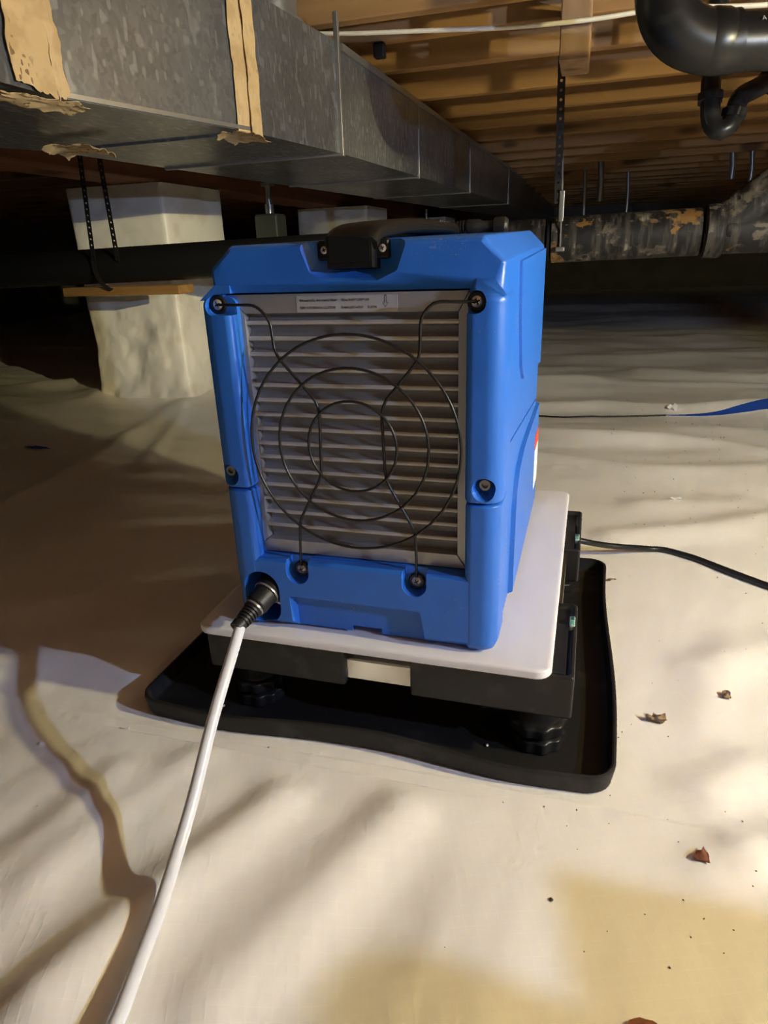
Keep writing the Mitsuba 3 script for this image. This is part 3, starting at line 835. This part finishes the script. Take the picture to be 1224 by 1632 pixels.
for x, z, y in ((-.1385, .3895, -.0085), (.1400, .3885, -.0085), (-.0695, .0805, -.006), (.0745, .0800, -.006)):
    screw(x, y, z, .0058, 'guard_screw', DH)
for x, z in ((-.1445, .2045), (.1520, .2055)):
    obj('shell_bolt', lathe([(0, 0), (.0062, 0), (.0068, .001), (.0068, .006), (.0058, .0075), (.0035, .0075), (.0030, .004), (0, .004)], 24, axis=(0, -1, 0), at=(x, -.0075, z)), 'bolt_steel', DH)

# carrying handle
HN = 'dehumidifier__handle'
plate = rbox(-.0255, .0505, .003, .013, .4295, .4485, .003) + hullpts([(x, y, z) for y, xs, zs in ((.011, (-.0135, .0395), (.4205, .451)), (-.008, (-.0105, .0360), (.4225, .452))) for x in xs for z in zs]) + hullpts([(x, y, z) for y, z in ((-.0090, .452), (-.0090, .4275), (.010, .4200), (.010, .452)) for x in (-.0075, .0345)])
obj('mount_block', tm(plate), 'handle_black', HN, smooth=25)
for x, z in ((-.0175, .4395), (.0440, .4395)):
    screw(x, .0035, z, .0040, 'handle_screw', HN)
gp = spline([(.013, -.004, .4450), (.014, .004, .4515), (.015, .03, .4570), (.0175, .12, .4625), (.019, .25, .4655), (.020, .36, .4655), (.020, .43, .4630), (.020, .455, .4580), (.020, .46, .450)], 40)
gs = np.array([(-.028, -.006), (-.024, -.0085), (.024, -.0085), (.028, -.006), (.029, 0), (.026, .005), (.018, .0075), (-.018, .0075), (-.026, .005), (-.029, 0)])
obj('grip', sweep(gp, gs * np.array([-1, 1])), 'handle_black', HN, smooth=45)
for k in range(9):
    obj('grip_rib', tm(rbox(.034, .0465, .27 + .013 * k, .275 + .013 * k, .466, .4738 - .0003 * k, .0015, 8)), 'black_plastic', HN, smooth=30)
obj('side_label', box(.1724, .1732, .425, .494, .048, .1175), 'sticker_white', DH, smooth=False, label='white part of the warning label on the side')
obj('side_label', box(.1724, .1732, .425, .494, .1178, .142), 'sticker_red', DH, smooth=False, label='red top band of the warning label on the side')
obj('power_inlet', tube(spline([(-.150, .34, .440), (-.128, .335, .461), (-.108, .33, .463), (-.085, .33, .459), (-.05, .33, .458)], 24), .0070, 14), 'black_plastic', DH, smooth=60, label='black cord end lying on top, left of the handle')

pc = thing('power_plug', 'black power plug with a ribbed strain relief lying right of the carrying handle', 'plug')
obj('plug_body', lathe([(0, 0), (.0085, 0), (.010, .003), (.010, .020), (.0075, .024), (.0075, .040), (.0115, .042), (.0125, .050), (.0125, .058), (.009, .062), (0, .062)], 24, axis=(1, 0, -.02), at=(.058, .40, .4665)), 'black_plastic', pc)
rel = [(0, 0)]
for k in range(6):
    rel += [(.0085 - .0006 * (5 - k), .0045 * k), (.0085 - .0006 * (5 - k), .0045 * k + .0026), (.0055, .0045 * k + .0030), (.0055, .0045 * k + .0043)]
obj('strain_relief', lathe(rel + [(0, .028)], 24, axis=(1, 0, -.02), at=(.031, .40, .4675)), 'black_plastic', pc)

# drain hose and its threaded connector
hs = thing('drain_hose', 'translucent white drain hose running from the machine to the lower left', 'hose')
Ph = np.array([(-.121, -.060, .034), (-.1225, -.09, .017), (-.1225, -.1216, -.0076), (-.1195, -.1684, -.0426), (-.1151, -.2048, -.0695), (-.1116, -.2361, -.0913), (-.1078, -.2663, -.1075), (-.1011, -.298, -.1165), (-.0947, -.3273, -.1225), (-.0883, -.3597, -.1262), (-.0835, -.3796, -.1275), (-.0800, -.3947, -.1285), (-.07, -.47, -.132), (-.05, -.58, -.138), (.08, -.9, -.139), (.5, -1.5, -.139)])
ax_ = np.array([-.30, -1.0, -.40]); ax_ /= np.linalg.norm(ax_)
sock = np.array([-.110, .004, .0545])
endc = sock + ax_ * .072
Ph[0] = endc
Ph[1] = endc + ax_ * .012 * np.array([.6, 1, .3])
Ph = np.delete(Ph, [1], 0)
obj('hose', tube(spline(Ph, 200), .0066, 20), 'hose_white', hs, smooth=60)
con = [(0, -.02), (.0185, -.02), (.0185, .016), (.0170, .018), (.0165, .019), (.0165, .022), (.0150, .023), (.0150, .042), (.0135, .044), (.0125, .045), (.0125, .049), (.0115, .050)]
for k in range(5):
    con += [(.0112 - .0004 * k, .0505 + .0042 * k), (.0112 - .0004 * k, .0530 + .0042 * k), (.0092 - .0003 * k, .0535 + .0042 * k), (.0092 - .0003 * k, .0545 + .0042 * k)]
con += [(.0090, .072), (.0090, .081), (.0070, .0815), (.0, .0815)]
obj('connector', lathe(con, 32, axis=ax_, at=sock), 'black_plastic', hs, smooth=40, label='black ribbed hose connector')
obj('clamp_ring', lathe([(.0150, .0195), (.0172, .0195), (.0176, .0208), (.0172, .0222), (.0150, .0222)], 32, axis=ax_, at=sock), 'galvanised_edge', hs)
obj('clamp_ring', lathe([(.0116, .0455), (.0130, .0455), (.0133, .0468), (.0130, .0482), (.0116, .0482)], 32, axis=ax_, at=sock), 'galvanised_edge', hs)
u_ = np.cross(ax_, (0, 0, 1)); u_ /= np.linalg.norm(u_); w_ = np.cross(u_, ax_)
obj('clamp_bolt', lathe([(0, 0), (.0028, 0), (.0028, .008), (0, .008)], 12, axis=(1, 0, -.2), at=sock + ax_ * .0205 + u_ * -.004 - w_ * .0175 + np.array([.006, 0, .002])), 'screw_steel', hs)
obj('socket_flange', lathe([(0, 0), (.0225, 0), (.0225, .003), (.021, .004), (0, .004)], 32, axis=(0, -1, 0), at=(-.1195, .029, .046)), 'black_plastic', hs)
screw(-.1105, .0235, .0690, .0028, 'flange_screw', hs)

# ------------------------------------------------------------------ cutting board, stand, tray
cb = rbox(-.2115, .2325, -.0365, .565, -.0125, 0, .0045, 16)
vert = Polygon([(-.2115, -.0365), (.2325, -.0365), (.2325, .565), (-.2115, .565)]).buffer(-.018).buffer(.018, quad_segs=10)
pts = []
for z, i_ in ((-.0125, .0035), (-.0112, .0010), (-.0095, 0), (-.003, 0), (-.0013, .0010), (-.0004, .0026), (0, .0048)):
    for x, y in vert.buffer(-i_).exterior.coords[:-1]:
        pts.append((x, y, z))
obj('cutting_board', tm(hullpts(pts)), 'board_white', smooth=40, label='white plastic cutting board lying between the blue machine and the black stand', cat='cutting board')

ST = thing('appliance_stand', 'black adjustable appliance stand on round feet, standing in the black tray', 'stand')
ZP, ZB = -.0130, -.071


def pod(x0, x1, y0, y1):
    o = rbox(x0, x1, y0, y1, ZB, ZP, .004)
    o = o - rbox(x0 + .004, x1 - .004, y0 + .004, y1 - .004, ZP - .007, ZP + .03, .006)
    o = o + rbox(x0 + .009, x1 - .010, y0 + .010, y1 - .05, ZP - .012, ZP - .0025, .0015, 8)
    return o


pods = {(1, 0): (.067, .2575, -.0215, .150), (0, 0): (-.2075, -.0165, -.0215, .150), (1, 1): (.067, .2575, .325, .497), (0, 1): (-.2075, -.0165, .325, .497)}
for k, q in pods.items():
    pk = obj('corner_pod', tm(pod(*q)), 'black_plastic', ST, smooth=30)
    cx_ = (q[0] + q[1]) / 2 + (.055 if k[0] else -.055)
    cy_ = (q[2] + q[3]) / 2 + (.040 if k[1] else -.032)
    obj('adjusting_foot', lathe([(0, -.1465), (.030, -.1465), (.0335, -.1450, 1), (.0345, -.142, 1), (.0345, -.131, 1), (.0330, -.1285, 1), (.0275, -.127), (.0275, -.1235), (.0340, -.122, 1), (.0365, -.1195, 1), (.0365, -.109, 1), (.0345, -.1065, 1), (.0295, -.1050), (.0285, -.100), (.0285, ZB + .002), (0, ZB + .002)], 80, at=(cx_, cy_, 0), lobes=10, amp=.0016), 'black_gloss', ST, smooth=40, label='round screw foot with a lobed rim')
for (y0, y1) in ((-.014, .016), (.456, .486)):
    obj('rail_tube', tm(rbox(-.020, .072, y0, y1, -.064, -.034, .0025, 8)), 'steel_bar', ST, smooth=30, label='shiny steel tube joining two corners')
for (x0, x1) in ((-.185, -.155), (.205, .2375)):
    obj('rail_tube', tm(rbox(x0, x1, .146, .33, -.050, -.0195, .0025, 8)), 'steel_bar', ST, smooth=30, label='shiny steel tube joining two corners')
for x, y, along in ((.2515, .102, 1), (.2515, .375, 1), (-.0470, -.0165, 0), (.112, -.0165, 0)):
    hx, hy = (.0036, .0125) if along else (.0125, .0036)
    zt = ZP + .0016 if along else ZP - .0006
    lv = obj('bubble_level', tm(rbox(x - hx, x + hx, y - hy, y + hy, ZP - .010, zt, .0022, 10)), 'vial_rim', ST, smooth=30, label='small green bubble level')
    for s_ in (-1, 1):
        ax0, ay0 = (x, y + s_ * hy * .45) if along else (x + s_ * hx * .45, y)
        obj('bubble_window', tm(rbox(ax0 - (hx * .68 if along else hx * .36), ax0 + (hx * .68 if along else hx * .36), ay0 - (hy * .36 if along else hy * .68), ay0 + (hy * .36 if along else hy * .68), ZP - .006, zt + .0006, .0010, 8)), 'vial_dark' if s_ > 0 else 'vial_green', lv, smooth=30)

# the rubber tray with a limp lip
def tray_mesh():
    q = Polygon([(-.312, -.046), (.3065, -.046), (.3065, .527), (-.312, .527)]).buffer(-.026).buffer(.026, quad_segs=8)
    L = q.exterior.length
    n = 420
    P = np.array([q.exterior.interpolate(L * i / n).coords[0] for i in range(n)])
    Tn = np.roll(P, -1, 0) - np.roll(P, 1, 0)
    Tn /= np.linalg.norm(Tn, axis=1, keepdims=True)
    c = np.array([0, .24])
    N = np.c_[Tn[:, 1], -Tn[:, 0]]
    if ((P - c) * N).sum() < 0: N = -N
    fr = np.exp(-((P[:, 1] + .046) / .03) ** 2)
    wav = np.interp(P[:, 0], [-.31, -.24, -.185, -.14, -.08, .03, .09, .15, .20, .25, .31], [0, -.004, -.009, -.005, .003, .007, .003, -.004, -.007, -.003, 0])
    wav = np.convolve(np.r_[wav[-9:], wav, wav[:9]], np.ones(19) / 19, 'valid') * fr
    wz = np.interp(P[:, 0], [-.31, -.2, -.1, .03, .12, .2, .31], [0, -.001, .002, .004, .001, -.002, 0]) * fr
    rt = np.exp(-((P[:, 0] - .3065) / .03) ** 2) * .004 * np.sin((P[:, 1] - .0) * 11 + .4)
    V_ = []
    for off, z, k in ((-.003, Z0 + .0016, 1), (0, Z0 + .004, 1), (.0035, Z0 + .0265, 1.15), (.0028, Z0 + .0290, 1.15), (.0005, Z0 + .0298, 1.15), (-.0016, Z0 + .0290, 1.15), (-.0014, Z0 + .0260, 1.12), (-.0052, Z0 + .0075, 1), (-.009, Z0 + .0048, .9)):
        xy = P + N * (off + rt[:, None] * 0)
        xy = xy + np.c_[rt * k, wav * k]
        V_.append(np.c_[xy, z + wz * (1 if z > Z0 + .02 else .4) * np.ones(n)])
    V_ = np.concatenate(V_)
    F_ = []
    for i in range(8):
        for j in range(n):
            l = (j + 1) % n
            F_ += [[i * n + j, i * n + l, (i + 1) * n + l], [i * n + j, (i + 1) * n + l, (i + 1) * n + j]]
    V_ = np.vstack([V_, [[0, .24, Z0 + .0032], [0, .24, Z0 + .0016]]])
    for j in range(n):
        l = (j + 1) % n
        F_ += [[8 * n + j, 8 * n + l, len(V_) - 2], [l, j, len(V_) - 1]]
    return trimesh.Trimesh(V_, np.array(F_), process=False)


obj('drip_tray', tray_mesh(), 'rubber', smooth=40, label='black rubber tray with a wavy raised lip, lying on the white liner under the stand', cat='tray')

# black cord on the floor at right
cd = [(.05, .575, -.085), (.16, .57, -.088), (.259, .56, -.099), (.301, .585, -.115), (.35, .61, -.127), (.413, .647, -.1435), (.458, .632, -.1435), (.509, .592, -.143), (.585, .528, -.1435), (.648, .482, -.143), (.80, .42, -.142), (1.2, .45, -.142), (1.8, .6, -.142), (2.6, .8, -.142)]
cdp = spline(cd, 160)
cdp[:, 2] = np.maximum(cdp[:, 2], floor_z(cdp[:, 0], cdp[:, 1]) + .0058)
obj('black_cable', tube(cdp, .0058, 14), 'black_gloss', smooth=60, label='black power cord curving over the liner from behind the stand to the right edge', cat='cord')

# ------------------------------------------------------------------ things lying on the liner
def ground_strip(pts, w, th, taper=None):
    p = spline([(x, y, 0) for x, y in pts], 60)
    tg = np.gradient(p, axis=0); tg /= np.linalg.norm(tg, axis=1, keepdims=True)
    nn = np.c_[-tg[:, 1], tg[:, 0]]
    ww = w if taper is None else np.interp(np.linspace(0, 1, 60), taper[0], taper[1])
    g = []
    for s_ in np.linspace(-.5, .5, 7):
        xy = p[:, :2] + nn * (np.ones(60) * ww * s_)[:, None]
        g.append(np.c_[xy, floor_z(xy[:, 0], xy[:, 1]) + th])
    return sheet(np.array(g), .0010)


obj('tarp_strip', ground_strip([(.52, 1.905), (.65, 1.925), (.78, 1.965), (.90, 2.005), (1.15, 2.08)], .03, .0022, ([0, .3, .6, 1], [.003, .022, .055, .10])), 'blue_tarp', smooth=60,
    label='blue plastic sheet edge showing beside a fold of the liner at right', cat='tarp')
obj('dark_gap_strip', tube([(x, y, float(floor_z(x, y)) + .003) for x, y in spline([(-.02, 1.85, 0), (.081, 1.852, 0), (.16, 1.832, 0), (.251, 1.845, 0), (.38, 1.868, 0), (.45, 1.880, 0), (.54, 1.900, 0)], 40)[:, :2]], .0032, 8), 'strap_black', smooth=60,  # dark strip standing in for the dark gap under the fold
    label='thin dark strip standing in for the gap along the fold behind the blue machine', cat='cord')


def flake(x, y, outline, lift, seed, th=.0009, rot=0.0):
    """A small curled flake with the given outline (metres)."""
    o = Polygon(outline)
    m = extrude(o, th)
    m = m.subdivide().subdivide()
    v = m.vertices.copy()
    v[:, 2] += lift * (meshkit.noise(np.c_[v[:, :2] * 160, v[:, :1] * 0] + seed, seed))
    c_, s_ = math.cos(rot), math.sin(rot)
    v[:, :2] = v[:, :2] @ np.array([[c_, s_], [-s_, c_]])
    v[:, 2] += floor_z(v[:, 0] + x, v[:, 1] + y) + .0006
    v[:, 0] += x; v[:, 1] += y
    return trimesh.Trimesh(v, m.faces, process=False)


obj('dry_leaf', flake(.391, -.110, [(-.008, -.003), (-.004, .004), (0, .0035), (.003, .010), (.0065, .005), (.007, -.008), (.002, -.006), (-.004, -.006)], .005, 3), 'leaf_brown', smooth=30,
    label='curled reddish brown dry leaf lying alone on the liner at lower right', cat='leaf')
obj('dry_leaf', flake(.329, -.2905, [(-.020, -.012), (-.014, .004), (-.006, .0085), (.004, .009), (.013, .005), (.021, -.010)], .003, 5), 'leaf_brown', smooth=30,
    label='brown leaf cut off by the bottom edge of the picture', cat='leaf')
obj('wood_chip', flake(.367, .106, [(-.013, -.006), (-.014, .001), (-.006, .002), (-.004, .007), (.006, .006), (.010, .010), (.012, -.003), (.004, -.008)], .008, 8, .002), 'chip_wood', smooth=30,
    label='dark broken wood chip on the liner right of the black tray', cat='wood chip')
obj('wood_chip', flake(.460, .172, [(-.005, -.005), (-.005, .005), (.001, .008), (.005, .004), (.005, -.004)], .006, 12, .003), 'chip_wood', smooth=30,
    label='small tan wood crumb farther right of the black tray than the dark chip', cat='wood chip')
obj('wood_chip', flake(.316, .500, [(-.012, -.004), (-.004, .002), (.010, .008), (.012, .006), (0, -.002), (-.009, -.007)], .004, 14, .001), 'chip_wood', smooth=30,
    label='thin orange splinter by the rear right corner of the black tray', cat='wood chip')
obj('plastic_scrap', flake(-1.553, 1.10, [(-.05, .0), (-.03, .022), (.005, .02), (.06, .004), (.03, -.012), (-.02, -.02)], .008, 21, .002), 'blue_tarp', smooth=30,
    label='small dark blue plastic scrap on the shaded liner at the left edge', cat='plastic scrap')
obj('paper_scrap', flake(.474, .956, [(-.012, -.006), (-.012, .007), (.014, .006), (.014, -.005)], .006, 23), 'paper_white', smooth=30,
    label='small cream scrap on the liner above the black power cord', cat='paper scrap')
obj('paper_scrap', flake(-1.425, 1.232, [(-.008, -.008), (-.006, .01), (.009, .007), (.007, -.009)], .010, 25), 'paper_white', smooth=30,
    label='tiny pale scrap on the dim liner at left, right of the blue scrap', cat='paper scrap')
obj('paper_scrap', flake(-.314, -.081, [(-.006, -.0012), (-.005, .0015), (.006, .0012), (.006, -.0015)], .002, 27), 'paper_white', smooth=30,
    label='tiny white scrap in front of the left corner of the black tray', cat='paper scrap')
obj('paper_scrap', flake(-.401, -.136, [(-.003, -.003), (-.003, .003), (.003, .002), (.003, -.002)], .002, 29), 'paper_white', smooth=30,
    label='tiny white crumb on the liner near the left edge, left of the tray', cat='paper scrap')
obj('paper_scrap', flake(.575, 1.955, [(-.03, -.012), (-.005, .022), (.012, .018), (.028, -.004), (.01, -.012)], .022, 33), 'paper_white', smooth=30,
    label='folded white liner corner sticking up at the end of the blue sheet', cat='plastic scrap')
bits = []
spots = [(.249, -.192), (.334, -.184), (.351, -.231), (.386, -.175), (.306, -.042), (.323, .072), (-.11, -.066), (-.327, -.225), (.708, 2.418), (.702, 1.781), (.41, -.18), (.398, -.205), (.372, -.197), (.425, -.04), (.44, -.05), (.30, .085), (.318, .06), (.335, .09), (.19, -.083), (.235, -.078), (.27, -.074), (.365, -.062), (.62, 1.72), (.66, 1.66), (.69, 1.62), (.86, 1.75), (.83, 1.73), (.84, 1.62), (.60, 1.30), (.88, 1.42), (.30, -.21), (.37, -.16), (.16, -.265), (.28, -.235), (.44, -.115), (.435, -.13)]
for i_, (x, y) in enumerate(spots):
    r_ = rng.uniform(.0006, .0014) * (1 + .55 * max(0, y - .3)) * (2.0 if i_ in (0, 2, 8) else 1.0)
    s_ = trimesh.creation.icosphere(1, r_)
    s_.apply_scale([1, rng.uniform(.35, .9), .5])
    s_.apply_transform(trimesh.transformations.rotation_matrix(rng.uniform(0, 3), (0, 0, 1)))
    s_.apply_translation((x, y, float(floor_z(x, y)) + r_ * .5))
    bits.append(s_)
for i_ in range(170):
    x, y = rng.uniform(.15, .75), rng.uniform(-.25, 2.2)
    if x < .33 and y > -.06: continue
    r_ = rng.uniform(.0004, .0009) * (1 + .5 * max(0, y))
    s_ = trimesh.creation.icosphere(0, r_)
    s_.apply_translation((x, y, float(floor_z(x, y)) + r_ * .5))
    bits.append(s_)
obj('dirt_specks', cat_meshes(bits), 'speck', smooth=False, label='dark dirt specks scattered over the liner at right', cat='dirt', kind='stuff')
# crumbs on the tray and stand
crumbs = []
for x, y, z in ((-.075, -.018, Z0 + .006), (-.205, -.01, Z0 + .006), (.04, -.034, Z0 + .006), (.16, .0, Z0 + .006)):
    s_ = trimesh.creation.icosphere(1, .0017); s_.apply_scale([1, 1.6, .6]); s_.apply_translation((x, y, z)); crumbs.append(s_)
obj('crumbs', cat_meshes(crumbs), 'cable_white', smooth=False, label='a few pale crumbs lying in the black tray', cat='crumbs', kind='stuff')

# ------------------------------------------------------------------ lamps, added fill spot and added cool-light blockers (outside the picture, at right)
def lamp(name, at, r, rgb, label):
    t = thing(name, label, 'work lamp')
    key = obj('bulb', trimesh.creation.icosphere(3, r).apply_translation(at), 'sticker_white', t, smooth=True)
    scene[key]['emitter'] = {'type': 'area', 'radiance': {'type': 'rgb', 'value': rgb}}
    fz = float(floor_z(at[0], at[1]))
    obj('stem', lathe([(0, fz), (.09, fz), (.09, fz + .012), (.012, fz + .02), (.012, at[2] - r - .05), (.02, at[2] - r - .045), (.02, at[2] - r - .004), (0, at[2] - r - .004)], 24, at=(at[0], at[1], 0)), 'lamp_body', t)


lamp('work_lamp', WARM_AT, WARM_R, WARM_RGB, 'taller of two lamps on black stems outside the picture, warm bulb')
scene['pier_fill_spot'] = {'type': 'spot', 'to_world': T().look_at(origin=(WARM_AT + (FILL_TO - WARM_AT) * .012).tolist(), target=FILL_TO.tolist(), up=[0, 0, 1]), 'cutoff_angle': 9.5, 'beam_width': 5.0, 'intensity': {'type': 'rgb', 'value': FILL_RGB}}  # added fill light for the far pier, beyond what the bulb gives
lamp('work_lamp', COOL_AT, COOL_R, COOL_RGB, 'shorter of two lamps on black stems outside the picture, cool white bulb')

bq = np.array([(0.946, -0.348), (0.934, -0.292), (1.012, -0.29), (1.044, -0.348)])  # added unseen block, shaped to keep cool light off the right-hand floor patch
bz_ = float(floor_z(.97, -.33).min())
obj('cool_light_block', tm(m3.Manifold.batch_hull([m3.Manifold.sphere(.006, 12).translate((x, y, z)) for x, y in bq for z in (bz_ + .006, .268)])), 'blocker_tan', smooth=30,
    label='tall narrow box added outside the picture at lower right to block the cool lamp', cat='box')
tz_ = float(floor_z(.891, -.362))  # added unseen tube, keeps cool light off the second floor patch
obj('cool_light_post', lathe([(.020, tz_), (.026, tz_), (.026, .276), (.020, .276), (.020, tz_)], 32, at=(0.8912, -0.3620, 0)), 'blocker_tan',
    label='upright tube added beside the tall box outside the picture to block the cool lamp', cat='tube')
